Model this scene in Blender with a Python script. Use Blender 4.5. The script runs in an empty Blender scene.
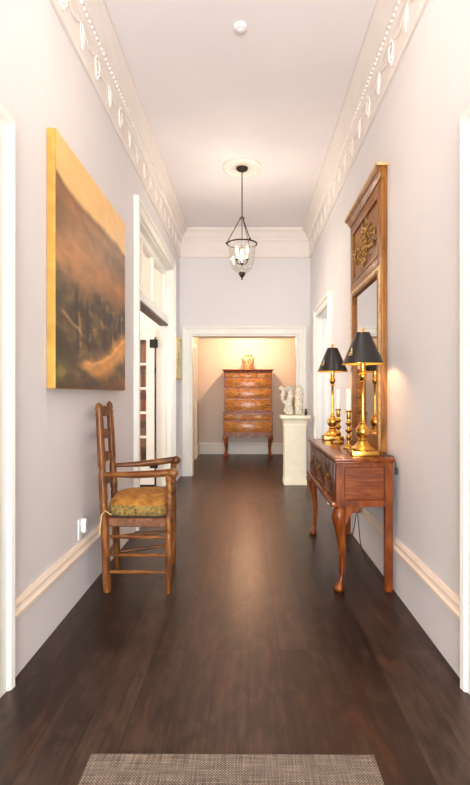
import bpy, bmesh, math, random
from mathutils import Vector, Matrix, noise
R = random.Random(7)
PI = math.pi
C = bpy.context.scene.collection
sc = bpy.context.scene

# ------------------------------------------------------------------ materials
def s2l(c):
    return tuple(((v/255)/12.92 if v/255 <= 0.04045 else (((v/255)+0.055)/1.055)**2.4) for v in c) + (1.0,)

def newmat(name):
    m = bpy.data.materials.new(name); m.use_nodes = True
    nt = m.node_tree
    return m, nt, nt.nodes['Principled BSDF']

def ramp(nt, fac, stops):
    r = nt.nodes.new('ShaderNodeValToRGB')
    el = r.color_ramp.elements
    while len(el) < len(stops): el.new(0.5)
    for e, (p, c) in zip(el, stops):
        e.position = p; e.color = s2l(c)
    nt.links.new(fac, r.inputs[0])
    return r.outputs[0]

def coords(nt, scale=(1,1,1), rot=(0,0,0)):
    tc = nt.nodes.new('ShaderNodeTexCoord')
    mp = nt.nodes.new('ShaderNodeMapping')
    mp.inputs['Scale'].default_value = scale
    mp.inputs['Rotation'].default_value = rot
    nt.links.new(tc.outputs['Object'], mp.inputs[0])
    return mp.outputs[0]

def noise_tex(nt, vec, scale, detail=4, dist=0.0):
    n = nt.nodes.new('ShaderNodeTexNoise')
    n.inputs['Scale'].default_value = scale
    n.inputs['Detail'].default_value = detail
    n.inputs['Distortion'].default_value = dist
    nt.links.new(vec, n.inputs['Vector'])
    return n.outputs[0]

def bump(nt, bs, h, strength, dist=0.01):
    b = nt.nodes.new('ShaderNodeBump')
    b.inputs['Strength'].default_value = strength
    b.inputs['Distance'].default_value = dist
    nt.links.new(h, b.inputs['Height']); nt.links.new(b.outputs[0], bs.inputs['Normal'])

def plain(name, col, rough=0.6, metal=0.0, var=0.04, scale=6, bmp=0.0, spec=0.5):
    m, nt, bs = newmat(name)
    v = coords(nt)
    n = noise_tex(nt, v, scale)
    lo = tuple(max(0, c*(1-var)) for c in col); hi = tuple(min(255, c*(1+var)) for c in col)
    nt.links.new(ramp(nt, n, [(0.3, lo), (0.7, hi)]), bs.inputs['Base Color'])
    bs.inputs['Roughness'].default_value = rough
    bs.inputs['Metallic'].default_value = metal
    bs.inputs['Specular IOR Level'].default_value = spec
    if bmp: bump(nt, bs, noise_tex(nt, v, scale*12), bmp, 0.004)
    return m

def wood(name, stops, scale=(1,1,1), sc_=6, rough=0.35, dist=1.2, coat=0.0, bmp=0.05, spec=0.28):
    """grain stretched along the axis with the small scale value"""
    m, nt, bs = newmat(name)
    v = coords(nt, scale)
    n = noise_tex(nt, v, sc_, 6, dist)
    nt.links.new(ramp(nt, n, stops), bs.inputs['Base Color'])
    bs.inputs['Roughness'].default_value = rough
    bs.inputs['Coat Weight'].default_value = coat*0.5
    bs.inputs['Specular IOR Level'].default_value = spec
    bs.inputs['Coat Roughness'].default_value = 0.15
    if bmp: bump(nt, bs, n, bmp, 0.003)
    return m

M = {}
M['wall'] = plain('wall_paint', (218,215,215), 0.85, var=0.008, scale=2)
M['ceiling'] = plain('ceiling_paint', (231,226,226), 0.9, var=0.008, scale=2)
M['alcove'] = plain('alcove_paint', (212,203,190), 0.85, var=0.01, scale=2)
M['trim'] = plain('trim_paint', (230,229,220), 0.45, var=0.01, scale=5)
M['cap'] = plain('cap_paint', (232,216,198), 0.5, var=0.01, scale=5)
M['plaster'] = plain('plaster_relief', (240,234,226), 0.7, var=0.02, scale=20)
M['crown'] = plain('crown_paint', (228,220,213), 0.75, var=0.01, scale=4)
M['room'] = plain('side_room_paint', (226,216,200), 0.85, var=0.01, scale=2)
M['white_plastic'] = plain('white_plastic', (232,232,235), 0.4, var=0.01)
M['iron'] = plain('dark_bronze', (52,44,38), 0.4, 0.7, var=0.15, scale=30)
M['black'] = plain('black_rubber', (22,21,20), 0.55, var=0.1)
M['hinge'] = plain('black_iron_hinge', (38,34,32), 0.5, 0.5, var=0.1)
M['brass'] = plain('polished_brass', (206,160,78), 0.25, 1.0, var=0.10, scale=14)
M['oldbrass'] = plain('aged_brass', (128,96,46), 0.42, 1.0, var=0.2, scale=30)
M['giltleaf'] = plain('gilt_leaf', (206,170,112), 0.45, 0.25, var=0.22, scale=25, bmp=0.1)
M['gilt_relief'] = plain('gilt_relief', (146,108,54), 0.5, 0.35, var=0.4, scale=40, bmp=0.2)
M['wax'] = plain('ivory_wax', (244,238,222), 0.5, var=0.01)
M['lime'] = plain('cream_limestone', (226,219,192), 0.8, var=0.02, scale=9, bmp=0.15)
M['carved'] = plain('white_carved_stone', (204,198,178), 0.8, var=0.12, scale=24, bmp=0.25)
M['figurine'] = plain('dark_bronze_figure', (58,48,30), 0.5, 0.3, var=0.2, scale=40)
M['shade_out'] = plain('black_lamp_shade', (30,27,26), 0.38, var=0.1, scale=20)
M['shade_in'] = plain('gilt_shade_lining', (218,170,80), 0.4, 0.5, var=0.06)
M['rope'] = plain('cream_cord', (190,165,110), 0.9, var=0.1, scale=60)
M['rush'] = plain('brown_rush', (112,72,48), 0.8, var=0.25, scale=40, bmp=0.3)
M['piping'] = plain('dark_piping', (44,34,28), 0.8, var=0.15, scale=40)
M['edge_yellow'] = plain('ochre_canvas_edge', (184,140,60), 0.7, var=0.08, scale=12, bmp=0.1)
M['mat_board'] = plain('pale_print', (206,206,176), 0.7, var=0.10, scale=14)
M['yellow_frame'] = plain('yellow_gilt_frame', (216,196,98), 0.5, 0.1, var=0.08, scale=20)
M['medallion'] = plain('medallion_plaster', (238,226,214), 0.7, var=0.01)

CH = [(0.28,(62,31,10)), (0.5,(110,64,26)), (0.72,(148,96,46))]
M['chair'] = wood('chestnut_wood', CH, (6,6,1.2), 5, 0.38, 1.0, 0.15)
M['chair_h'] = wood('chestnut_wood_across', CH, (1.2,2,6), 5, 0.38, 1.0, 0.15)
MA = [(0.25,(66,24,4)), (0.5,(110,50,12)), (0.78,(142,78,26))]
M['mahog_v'] = wood('mahogany_upright', MA, (5,5,0.9), 5, 0.3, 1.2, 0.2, 0.02)
M['mahog_h'] = wood('mahogany_lengthwise', MA, (5,0.8,5), 5, 0.24, 1.2, 0.3, 0.02)
M['mahog_x'] = wood('mahogany_end_panel', MA, (1.0,6,9), 6, 0.32, 0.8, 0.2, 0.02)
M['mahog_d'] = wood('mahogany_drawer', [(0.28,(44,16,8)), (0.5,(84,38,18)), (0.74,(112,56,28))], (5,1.2,6), 5, 0.25, 1.2, 0.3, 0.02)
HB = [(0.25,(80,36,14)), (0.5,(132,68,28)), (0.75,(168,98,46))]
M['high_case'] = wood('walnut_case', HB, (4,4,0.9), 5, 0.3, 1.2, 0.2, 0.02)
M['high_drw'] = wood('burr_walnut', [(0.3,(116,66,26)), (0.5,(184,120,56)), (0.72,(222,168,96))], (1.6,3,5), 6, 0.25, 2.2, 0.3, 0.02)
M['mirror_wood'] = wood('waxed_pine', [(0.25,(98,56,18)), (0.5,(134,84,34)), (0.75,(160,110,52))], (4,4,0.7), 6, 0.42, 0.8, 0.1, 0.04)
M['mirror_panel'] = wood('waxed_pine_panel', [(0.25,(110,66,28)), (0.5,(142,92,46)), (0.75,(164,116,64))], (4,3,1.2), 6, 0.5, 0.8, 0.0, 0.04)
M['bookcase'] = wood('dark_bookcase_wood', [(0.3,(70,32,16)), (0.7,(128,66,34))], (2,4,5), 5, 0.4)
M['head_shadow'] = plain('painted_head_shadow', (104,88,76), 0.6, var=0.15, scale=20)  # brown tone stands for the shade under the door head

# glass, clear; light passes
def glassmat(name, tint=(250,250,248), gl=0.10):
    m = bpy.data.materials.new(name); m.use_nodes = True
    nt = m.node_tree; nt.nodes.clear()
    o = nt.nodes.new('ShaderNodeOutputMaterial'); mx = nt.nodes.new('ShaderNodeMixShader')
    t = nt.nodes.new('ShaderNodeBsdfTransparent'); g = nt.nodes.new('ShaderNodeBsdfGlossy')
    t.inputs[0].default_value = s2l(tint); g.inputs['Roughness'].default_value = 0.03
    lw = nt.nodes.new('ShaderNodeLayerWeight'); lw.inputs[0].default_value = 0.35
    mul = nt.nodes.new('ShaderNodeMath'); mul.operation = 'MULTIPLY_ADD'
    mul.inputs[1].default_value = 0.55; mul.inputs[2].default_value = gl*0.4
    nt.links.new(lw.outputs['Facing'], mul.inputs[0])
    nt.links.new(mul.outputs[0], mx.inputs[0])
    nt.links.new(t.outputs[0], mx.inputs[1]); nt.links.new(g.outputs[0], mx.inputs[2])
    nt.links.new(mx.outputs[0], o.inputs[0])
    return m
M['glass'] = glassmat('clear_glass')
mm, nt, bs = newmat('mirror_glass')
bs.inputs['Base Color'].default_value = s2l((222,220,218)); bs.inputs['Metallic'].default_value = 1; bs.inputs['Roughness'].default_value = 0.015
M['mirror'] = mm
def emit(name, col, st):
    m, nt, bs = newmat(name)
    bs.inputs['Base Color'].default_value = s2l(col)
    bs.inputs['Emission Color'].default_value = s2l(col); bs.inputs['Emission Strength'].default_value = st
    return m
M['bulb'] = emit('lit_bulb', (255,222,170), 9)
M['downlight'] = emit('lit_downlight_lens', (255,214,160), 6)

# floor: dark stained boards running down the hall
m, nt, bs = newmat('dark_stained_boards')
v = coords(nt, (1,1,1), (0,0,PI/2))
br = nt.nodes.new('ShaderNodeTexBrick')
br.offset = 0.37; br.offset_frequency = 2
for k, val in (('Scale',1.0),('Mortar Size',0.0018),('Mortar Smooth',0.2),('Bias',0.0),('Brick Width',2.3),('Row Height',0.145)):
    br.inputs[k].default_value = val
br.inputs['Color1'].default_value = (0.0,0,0,1); br.inputs['Color2'].default_value = (1,1,1,1); br.inputs['Mortar'].default_value = (0.35,0.35,0.35,1)
nt.links.new(v, br.inputs['Vector'])
v2 = coords(nt, (12,0.8,1))
n2 = noise_tex(nt, v2, 3.6, 8, 0.9)
v3 = coords(nt, (2.4,1,1)); n3 = noise_tex(nt, v3, 5.0, 8, 1.2)
def mixf(a, b, f):
    x = nt.nodes.new('ShaderNodeMix'); x.data_type = 'RGBA'; x.inputs[0].default_value = f
    nt.links.new(a, x.inputs[6]); nt.links.new(b, x.inputs[7]); return x.outputs[2]
mixv = mixf(mixf(br.outputs['Color'], n2, 0.66), n3, 0.42)
col = ramp(nt, mixv, [(0.27,(19,14,12)), (0.47,(37,28,24)), (0.73,(76,58,49))])
kn = noise_tex(nt, coords(nt, (5,1.6,1)), 1.6, 3, 1.0)
kx = nt.nodes.new('ShaderNodeMix'); kx.data_type = 'RGBA'
kr = nt.nodes.new('ShaderNodeMapRange'); kr.inputs['From Min'].default_value = 0.56; kr.inputs['From Max'].default_value = 0.78; kr.inputs['To Max'].default_value = 0.42
nt.links.new(kn, kr.inputs['Value']); nt.links.new(kr.outputs[0], kx.inputs[0]); nt.links.new(col, kx.inputs[6]); kx.inputs[7].default_value = s2l((104,60,42))
col = kx.outputs[2]
seam = nt.nodes.new('ShaderNodeMix'); seam.data_type = 'RGBA'
nt.links.new(br.outputs['Fac'], seam.inputs[0]); nt.links.new(col, seam.inputs[6]); seam.inputs[7].default_value = s2l((34,22,18))
nt.links.new(seam.outputs[2], bs.inputs['Base Color'])
rr = nt.nodes.new('ShaderNodeMapRange'); rr.inputs['To Min'].default_value = 0.27; rr.inputs['To Max'].default_value = 0.42; bs.inputs['Specular Tint'].default_value = s2l((255,206,178)); bs.inputs['Specular IOR Level'].default_value = 0.36
nt.links.new(n2, rr.inputs['Value']); nt.links.new(rr.outputs[0], bs.inputs['Roughness'])
bump(nt, bs, mixv, 0.10, 0.003)
M['floor'] = m

# rug weave
m, nt, bs = newmat('woven_taupe')
v = coords(nt)
sx = nt.nodes.new('ShaderNodeSeparateXYZ'); nt.links.new(v, sx.inputs[0])
def mth(op, a, b=None):
    x = nt.nodes.new('ShaderNodeMath'); x.operation = op
    if isinstance(a,(int,float)): x.inputs[0].default_value = a
    else: nt.links.new(a, x.inputs[0])
    if b is not None:
        if isinstance(b,(int,float)): x.inputs[1].default_value = b
        else: nt.links.new(b, x.inputs[1])
    return x.outputs[0]
wv = mth('MULTIPLY', mth('SINE', mth('MULTIPLY', sx.outputs[0], 620)), mth('SINE', mth('MULTIPLY', sx.outputs[1], 620)))
st1 = noise_tex(nt, coords(nt, (1,30,1)), 8, 3); st2 = noise_tex(nt, coords(nt, (30,1,1)), 8, 3)
sm = mth('ADD', mth('ADD', mth('MULTIPLY', wv, 0.28), mth('MULTIPLY', mth('ADD', st1, st2), 0.7)), -0.2)
nt.links.new(ramp(nt, sm, [(0.15,(50,40,34)), (0.5,(104,89,78)), (0.85,(176,157,140))]), bs.inputs['Base Color'])
bs.inputs['Roughness'].default_value = 0.9
bump(nt, bs, wv, 0.5, 0.003)
M['rug'] = m

# cushion needlework
def needle(name, stops, sx_, band=False):
    m, nt, bs = newmat(name)
    v = coords(nt)
    n = noise_tex(nt, v, sx_, 5, 0.8)
    vo = nt.nodes.new('ShaderNodeTexVoronoi'); vo.inputs['Scale'].default_value = sx_*1.5
    nt.links.new(v, vo.inputs['Vector'])
    x = nt.nodes.new('ShaderNodeMix'); x.data_type='RGBA'; x.inputs[0].default_value = 0.5 if band else 0.25
    nt.links.new(n, x.inputs[6]); nt.links.new(vo.outputs['Distance'], x.inputs[7])
    nt.links.new(ramp(nt, x.outputs[2], stops), bs.inputs['Base Color'])
    bs.inputs['Roughness'].default_value = 0.9
    bump(nt, bs, noise_tex(nt, v, 260), 0.4, 0.003)
    return m
M['cush_top'] = needle('gold_needlework', [(0.28,(108,70,20)), (0.5,(164,108,40)), (0.7,(186,132,58))], 14)
M['cush_band'] = needle('olive_needlework', [(0.25,(54,44,22)), (0.42,(112,90,42)), (0.65,(150,122,64))], 34, True)

def vcolmat(name, rough=0.55):
    m, nt, bs = newmat(name)
    a = nt.nodes.new('ShaderNodeAttribute'); a.attribute_name = 'pigment'
    n = noise_tex(nt, coords(nt), 40)
    hs = nt.nodes.new('ShaderNodeHueSaturation')
    mr = nt.nodes.new('ShaderNodeMapRange'); mr.inputs['To Min'].default_value = 0.96; mr.inputs['To Max'].default_value = 1.04
    nt.links.new(n, mr.inputs['Value']); nt.links.new(mr.outputs[0], hs.inputs['Value'])
    nt.links.new(a.outputs['Color'], hs.inputs['Color']); nt.links.new(hs.outputs[0], bs.inputs['Base Color'])
    bs.inputs['Roughness'].default_value = rough
    return m
M['painting'] = vcolmat('oil_paint')
M['porcelain'] = vcolmat('glazed_porcelain', 0.18)

# ------------------------------------------------------------------ mesh helpers
class MB:
    def __init__(s): s.bm = bmesh.new()
    def poly(s, pts):
        return s.bm.faces.new([s.bm.verts.new(p) for p in pts])
    def box(s, x0, x1, y0, y1, z0, z1, bev=0.0, seg=2):
        r = bmesh.ops.create_cube(s.bm, size=1)
        vs = r['verts']
        for v in vs:
            v.co = Vector(((x0+x1)/2 + v.co.x*(x1-x0), (y0+y1)/2 + v.co.y*(y1-y0), (z0+z1)/2 + v.co.z*(z1-z0)))
        if bev:
            es = list({e for v in vs for e in v.link_edges})
            bmesh.ops.bevel(s.bm, geom=es, offset=bev, segments=seg, profile=0.5, affect='EDGES')
        return s
    def rings(s, rings, closed_u=True, cap=True):
        """rings: list of lists of points -> skin them"""
        rv = [[s.bm.verts.new(p) for p in r] for r in rings]
        n = len(rv[0])
        for a, b in zip(rv, rv[1:]):
            for i in range(n if closed_u else n-1):
                j = (i+1) % n
                try: s.bm.faces.new((a[i], a[j], b[j], b[i]))
                except ValueError: pass
        if cap:
            try: s.bm.faces.new(list(reversed(rv[0]))); s.bm.faces.new(rv[-1])
            except ValueError: pass
        return s
    def lathe(s, prof, cx=0, cy=0, cz=0, seg=24, cap=True):
        return s.rings([[(cx+r*math.cos(2*PI*i/seg), cy+r*math.sin(2*PI*i/seg), cz+z) for i in range(seg)] for r, z in prof], True, cap)
    def lathe_sq(s, prof, cx=0, cy=0, cz=0):
        return s.rings([[(cx+a*r, cy+b*r, cz+z) for a, b in ((-1,-1),(1,-1),(1,1),(-1,1))] for r, z in prof], True, True)
    def tube(s, pts, rad, seg=10, flat=None):
        pts = [Vector(p) for p in pts]
        if not hasattr(rad, '__len__'): rad = [rad]*len(pts)
        rings = []
        up = None
        for i, p in enumerate(pts):
            t = (pts[min(i+1, len(pts)-1)] - pts[max(i-1, 0)]).normalized()
            if up is None:
                up = Vector((0,0,1)) if abs(t.z) < 0.9 else Vector((1,0,0))
            n = (up - t*up.dot(t)).normalized(); b = t.cross(n); up = n
            f = 1 if flat is None else flat
            rings.append([p + (n*math.cos(2*PI*k/seg)*f + b*math.sin(2*PI*k/seg))*rad[i] for k in range(seg)])
        return s.rings(rings)
    def ball(s, c, r, seg=12, rot=None):
        if not hasattr(r, '__len__'): r = (r, r, r)
        mt = Matrix.Translation(c) @ (rot.to_4x4() if rot is not None else Matrix.Identity(4)) @ Matrix.Diagonal((*r, 1))
        bmesh.ops.create_uvsphere(s.bm, u_segments=seg, v_segments=max(6, seg*2//3), radius=1, matrix=mt)
        return s
    def torus(s, c, R0, r, seg=32, ms=8, axis='z', a0=0, a1=2*PI, sy=1.0):
        full = abs(a1-a0-2*PI) < 1e-6
        n = seg if full else seg+1
        rings = []
        for i in range(n):
            a = a0 + (a1-a0)*i/seg
            ring = []
            for k in range(ms):
                b = 2*PI*k/ms
                u, w, h = (R0 + r*math.cos(b))*math.cos(a), (R0 + r*math.cos(b))*math.sin(a)*sy, r*math.sin(b)
                p = {'z': (u, w, h), 'x': (h, u, w), 'y': (u, h, w)}[axis]
                ring.append((c[0]+p[0], c[1]+p[1], c[2]+p[2]))
            rings.append(ring)
        if full:
            rings.append(rings[0]); s.rings(rings, True, False)
            bmesh.ops.remove_doubles(s.bm, verts=s.bm.verts[:], dist=1e-6)
        else: s.rings(rings)
        return s
    def prism(s, pts2, axis, a, b):
        """extrude a 2D outline; axis x: pts=(y,z); y: (x,z); z: (x,y)"""
        f = {'x': lambda p, t: (t, p[0], p[1]), 'y': lambda p, t: (p[0], t, p[1]), 'z': lambda p, t: (p[0], p[1], t)}[axis]
        return s.rings([[f(p, a) for p in pts2], [f(p, b) for p in pts2]])
    def sweep_xy(s, prof, path):
        """closed profile (u out of wall to the left of travel, z); path list of (x,y), mitred"""
        P = [Vector(p) for p in path]; rings = []
        for i, p in enumerate(P):
            d1 = (P[i]-P[i-1]).normalized() if i else None
            d2 = (P[i+1]-P[i]).normalized() if i < len(P)-1 else None
            n1 = Vector((-d1.y, d1.x)) if d1 else None; n2 = Vector((-d2.y, d2.x)) if d2 else None
            if n1 is None: o = n2
            elif n2 is None: o = n1
            else:
                o = (n1+n2); o = o / o.dot(n1)
            rings.append([(p.x+o.x*u, p.y+o.y*u, z) for u, z in prof])
        return s.rings(rings)
    def casing(s, prof, a0, a1, zt, place):
        """mitred U casing. prof closed list of (across outward, thickness); place(a, z, t)->xyz"""
        st = lambda u: [(a0-u, 0), (a0-u, zt+u), (a1+u, zt+u), (a1+u, 0)]
        cols = [[place(a, z, t) for a, z in st(u)] for u, t in prof]
        return s.rings([[c[i] for c in cols] for i in range(4)])
    def build(s, name, mat, parent=None, smooth=False, angle=40, loc=None):
        bm = s.bm
        bmesh.ops.recalc_face_normals(bm, faces=bm.faces[:])
        me = bpy.data.meshes.new(name); bm.to_mesh(me); bm.free()
        o = bpy.data.objects.new(name, me); C.objects.link(o)
        me.materials.append(M[mat] if isinstance(mat, str) else mat)
        if smooth:
            for p in me.polygons: p.use_smooth = True
            me.set_sharp_from_angle(angle=math.radians(angle))
        if parent is not None: o.parent = parent
        if loc is not None: o.location = loc
        return o

def thing(name, label, cat, loc=(0,0,0), rotz=0, group=None):
    o = bpy.data.objects.new(name, None); C.objects.link(o)
    o.empty_display_size = 0.1
    o.location = loc; o.rotation_euler = (0,0,rotz)
    o['label'] = label; o['category'] = cat
    if group: o['group'] = group
    return o
def tag(o, label, cat, group=None, kind=None):
    o['label'] = label; o['category'] = cat
    if group: o['group'] = group
    if kind: o['kind'] = kind
    return o
def struct(o, label=None):
    o['kind'] = 'structure'
    if label: o['label'] = label
    return o
def copy_tree(o, parent=None):
    c = o.copy(); C.objects.link(c)
    if parent is not None: c.parent = parent
    for ch in list(o.children): copy_tree(ch, c)
    return c

# ------------------------------------------------------------------ the setting
XL, XR, YE, ZC = -1.004, 0.914, 7.17, 3.60      # hall: left/right wall faces, end wall, ceiling
YB = -2.4                                        # entrance wall behind the camera
TH = 0.18
struct(MB().box(-5, 4.2, YB-0.3, 10.2, -0.1, 0).build('floor', 'floor'), 'dark brown stained wooden board floor')
struct(MB().box(-5, 4.2, YB-0.3, YE+0.15, ZC, ZC+0.1).build('ceiling', 'ceiling'), 'pale flat plaster ceiling of the hall')

def wall_x(name, xa, xb, y0, y1, z1, openings, mat):
    """wall along y between xa..xb with openings (ya, yb, za, zb)"""
    b = MB(); y = y0
    for (ya, yb, za, zb) in sorted(openings):
        b.box(xa, xb, y, ya, 0, z1)
        b.box(xa, xb, ya, yb, zb, z1)
        if za > 0: b.box(xa, xb, ya, yb, 0, za)
        y = yb
    b.box(xa, xb, y, y1, 0, z1)
    return struct(b.build(name, mat))
LD = (0.95, 1.90, 0, 2.21)      # near left doorway
LT = (4.42, 6.40, 0, 2.83)      # left doorway with transom
RD = (0.95, 1.89, 0, 2.22)
RT = (5.45, 6.38, 0, 2.20)
wall_x('wall_left', XL-TH, XL, YB, YE, ZC, [LD, LT], 'wall')
wall_x('wall_right', XR, XR+TH, YB, YE, ZC, [RD, RT], 'wall')
EX0, EX1, EZ = -0.829, 0.722, 2.062
b = MB()
b.box(-5, EX0, YE, YE+0.15, 0, ZC); b.box(EX1, 4.2, YE, YE+0.15, 0, ZC); b.box(EX0, EX1, YE, YE+0.15, EZ, ZC)
struct(b.build('wall_end', 'wall'))
# unseen entrance wall behind the camera, glazed full width to brighten the hall
b = MB()
b.box(-5, -0.95, YB-0.2, YB, 0, ZC); b.box(0.86, 4.2, YB-0.2, YB, 0, ZC); b.box(-0.95, 0.86, YB-0.2, YB, 3.1, ZC)
struct(b.build('wall_entrance', 'wall'))
wf = MB()
for x in (-0.95, -0.37, 0.21, 0.79): wf.box(x, x+0.07, YB-0.12, YB-0.05, 0, 3.1)
for z in (0, 2.2, 3.03): wf.box(-0.95, 0.86, YB-0.115, YB-0.055, z, z+0.07)
w1 = struct(wf.build('window_1', 'trim'), 'unseen white framed entrance glazing, widened for fill light')
MB().box(-0.94, 0.85, YB-0.09, YB-0.084, 0.02, 3.08).build('glass', 'glass', w1)

# alcove beyond the end opening
AX0, AX1, AY = -0.99, 0.97, 9.80
AZ = 2.31
struct(MB().box(AX0-0.12, AX0, YE+0.15, AY+0.12, 0, AZ).build('wall_alcove_left', 'alcove'))
struct(MB().box(AX1, AX1+0.12, YE+0.15, AY+0.12, 0, AZ).build('wall_alcove_right', 'alcove'))
struct(MB().box(AX0, AX1, AY, AY+0.12, 0, AZ).build('wall_alcove_back', 'alcove'))
struct(MB().box(AX0-0.12, AX1+0.12, YE+0.15, AY+0.12, AZ, AZ+0.1).build('ceiling_alcove', 'alcove'))

# side room left (seen through the transom doorway) and right
struct(MB().box(-4.7, -4.6, 2.6, 7.17, 0, ZC).build('wall_sitting_room_far', 'room'))
struct(MB().box(-4.6, XL-TH, 2.6, 2.7, 0, ZC).build('wall_sitting_room_near', 'room'))
struct(MB().box(3.6, 3.7, 4.2, 7.17, 0, ZC).build('wall_study_far', 'wall'))
struct(MB().box(XR+TH, 3.6, 4.2, 4.3, 0, ZC).build('wall_study_near', 'wall'))

# baseboards: painted board + moulded cap
BP = [(0,0),(0.02,0),(0.02,0.25),(0,0.25)]
CP = [(0,0.2505),(0.026,0.2505),(0.034,0.256),(0.034,0.272),(0.026,0.279),(0.022,0.290),(0.022,0.303),(0.012,0.318),(0,0.318)]
def base_run(side, path, bmat='wall', capmat='cap'):
    struct(MB().sweep_xy(BP, path).build('baseboard_'+side, bmat))
    return struct(MB().sweep_xy(CP, path).build('trim_baseboard_cap', capmat))
# left wall: room is at +x, so travel -y has the room on its left
for y0, y1 in ((YB, 0.83), (2.02, 4.30), (6.52, YE)):
    base_run('left', [(XL, y1), (XL, y0)])
for y0, y1 in ((YB, 0.83), (2.01, 5.33), (6.50, YE)):
    base_run('right', [(XR, y0), (XR, y1)])
AB = [(0,0),(0.02,0),(0.02,0.17),(0.026,0.178),(0.026,0.19),(0.014,0.205),(0.014,0.222),(0,0.23)]
struct(MB().sweep_xy(AB, [(AX1, YE+0.15), (AX1, AY), (AX0, AY), (AX0, YE+0.15)]).build('baseboard_alcove', 'trim'))

# crown moulding all round the hall, with relief on the long sides
CRP = [(0,3.19),(0.016,3.19),(0.024,3.20),(0.024,3.215),(0.014,3.225),(0.014,3.415),(0.028,3.422),(0.034,3.435),
       (0.042,3.445),(0.042,3.468),(0.055,3.475),(0.070,3.505),(0.095,3.540),(0.122,3.560),(0.130,3.566),(0.130,3.598),(0,3.598)]
crown = struct(MB().sweep_xy(CRP, [(XR, YB), (XR, YE), (XL, YE), (XL, YB)]).build('trim_crown', 'crown'), 'cream crown moulding with deep frieze round the hall')
def relief(side, y_first):
    b = MB()
    sg = 1 if side == 'left' else -1
    xw = XL if side == 'left' else XR
    xf = xw + sg*0.016
    y = y_first
    while y < YE-0.2:
        # oval wreath hung on a ribbon
        for (rz, w, zc) in ((0.058, 0.044, 3.345), (0.030, 0.024, 3.288)):
            pts = []
            for i in range(25):
                a = 2*PI*i/24
                pts.append((xf+sg*0.004, y+w*math.cos(a)+ (zc-3.33)*0.25, zc+rz*math.sin(a)))
            b.tube(pts, 0.0048, 6)
        for k in range(10):
            a = 2*PI*k/10
            b.ball((xf+sg*0.008, y+0.044*math.cos(a)+0.004, 3.345+0.058*math.sin(a)), (0.006,0.010,0.008), 6)
        b.ball((xf+sg*0.006, y+0.015, 3.405), (0.008,0.022,0.012), 8)
        b.ball((xf+sg*0.006, y-0.01, 3.252), (0.007,0.016,0.012), 8)
        # leaf drop between wreaths
        yy = y+0.29
        b.ball((xf+sg*0.005, yy, 3.32), (0.008,0.011,0.082), 8)
        b.ball((xf+sg*0.005, yy+0.035, 3.335), (0.004,0.005,0.065), 6)
        b.ball((xf+sg*0.005, yy-0.035, 3.335), (0.004,0.005,0.065), 6)
        # thin festoon to the wreath
        pts = [(xf+sg*0.003, y+0.05+0.20*t, 3.385-0.05*math.sin(PI*t)) for t in (0,0.2,0.4,0.6,0.8,1)]
        b.tube(pts, 0.004, 5)
        pts = [(xf+sg*0.003, yy+0.04+0.20*t, 3.385-0.05*math.sin(PI*t)) for t in (0,0.2,0.4,0.6,0.8,1)]
        b.tube(pts, 0.004, 5)
        y += 0.58
    o = b.build('plaster_swags', 'plaster', crown, True, 60)
    b = MB()
    y = 2.2
    while y < YE-0.1:                                       # bead row
        b.ball((xw+sg*0.044, y, 3.457), (0.011,0.014,0.011), 6); y += 0.048
    b.build('bead_row', 'plaster', crown, True, 60)
relief('right', 0.16); relief('left', 0.30)

# door casings
CAS = [(0,0),(0,0.026),(0.010,0.034),(0.020,0.028),(0.030,0.026),(0.078,0.030),(0.086,0.044),(0.112,0.048),(0.12,0.042),(0.12,0)]
def casing(name, op, side, prof=CAS):
    if side == 'left': pl = lambda a, z, t: (XL+t, a, z)
    elif side == 'right': pl = lambda a, z, t: (XR-t, a, z)
    else: pl = lambda a, z, t: (a, YE-t, z)
    return struct(MB().casing(prof, op[0], op[1], op[3], pl).build(name, 'trim'))
casing('trim_door_casing', LD, 'left'); casing('trim_door_casing', LT, 'left')
casing('trim_door_casing', RD, 'right'); casing('trim_door_casing', RT, 'right')
ECAS = [(0,0),(0,0.020),(0.012,0.028),(0.022,0.020),(0.085,0.022),(0.092,0.034),(0.110,0.038),(0.114,0.044),(0.126,0.044),(0.126,0)]
casing('trim_alcove_casing', (EX0, EX1, 0, EZ), 'end', ECAS)
def lining(name, op, x0, x1, t=0.02):
    b = MB()
    b.box(x0, x1, op[0], op[0]+t, 0, op[3]); b.box(x0, x1, op[1]-t, op[1], 0, op[3]); b.box(x0, x1, op[0]+t, op[1]-t, op[3]-t, op[3])
    xm = (x0+x1)/2
    b.box(xm-0.02, xm+0.02, op[0]+t, op[0]+t+0.012, 0, op[3]-t); b.box(xm-0.02, xm+0.02, op[1]-t-0.012, op[1]-t, 0, op[3]-t)
    return struct(b.build(name, 'trim'))
lining('trim_door_lining', LT, XL-TH-0.01, XL); lining('trim_door_lining', RT, XR, XR+TH+0.01)
lining('trim_door_lining', LD, XL-TH, XL); lining('trim_door_lining', RD, XR, XR+TH)
b = MB()
b.box(EX0, EX0+0.018, YE-0.018, YE+0.16, 0, EZ); b.box(EX1-0.018, EX1, YE-0.018, YE+0.16, 0, EZ); b.box(EX0+0.018, EX1-0.018, YE-0.018, YE+0.16, EZ-0.018, EZ)
struct(b.build('trim_alcove_lining', 'trim'))
# second casing on the alcove's left wall
b = MB()
b.box(AX0, AX0+0.03, 9.05, 9.17, 0.0, 2.12); b.box(AX0+0.03, AX0+0.042, 9.13, 9.17, 0, 2.12)
b.box(AX0, AX0+0.03, 8.05, 9.05, 2.02, 2.12); b.box(AX0, AX0+0.008, 8.1, 9.05, 0.232, 2.02)
struct(b.build('trim_alcove_door', 'trim'))

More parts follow.
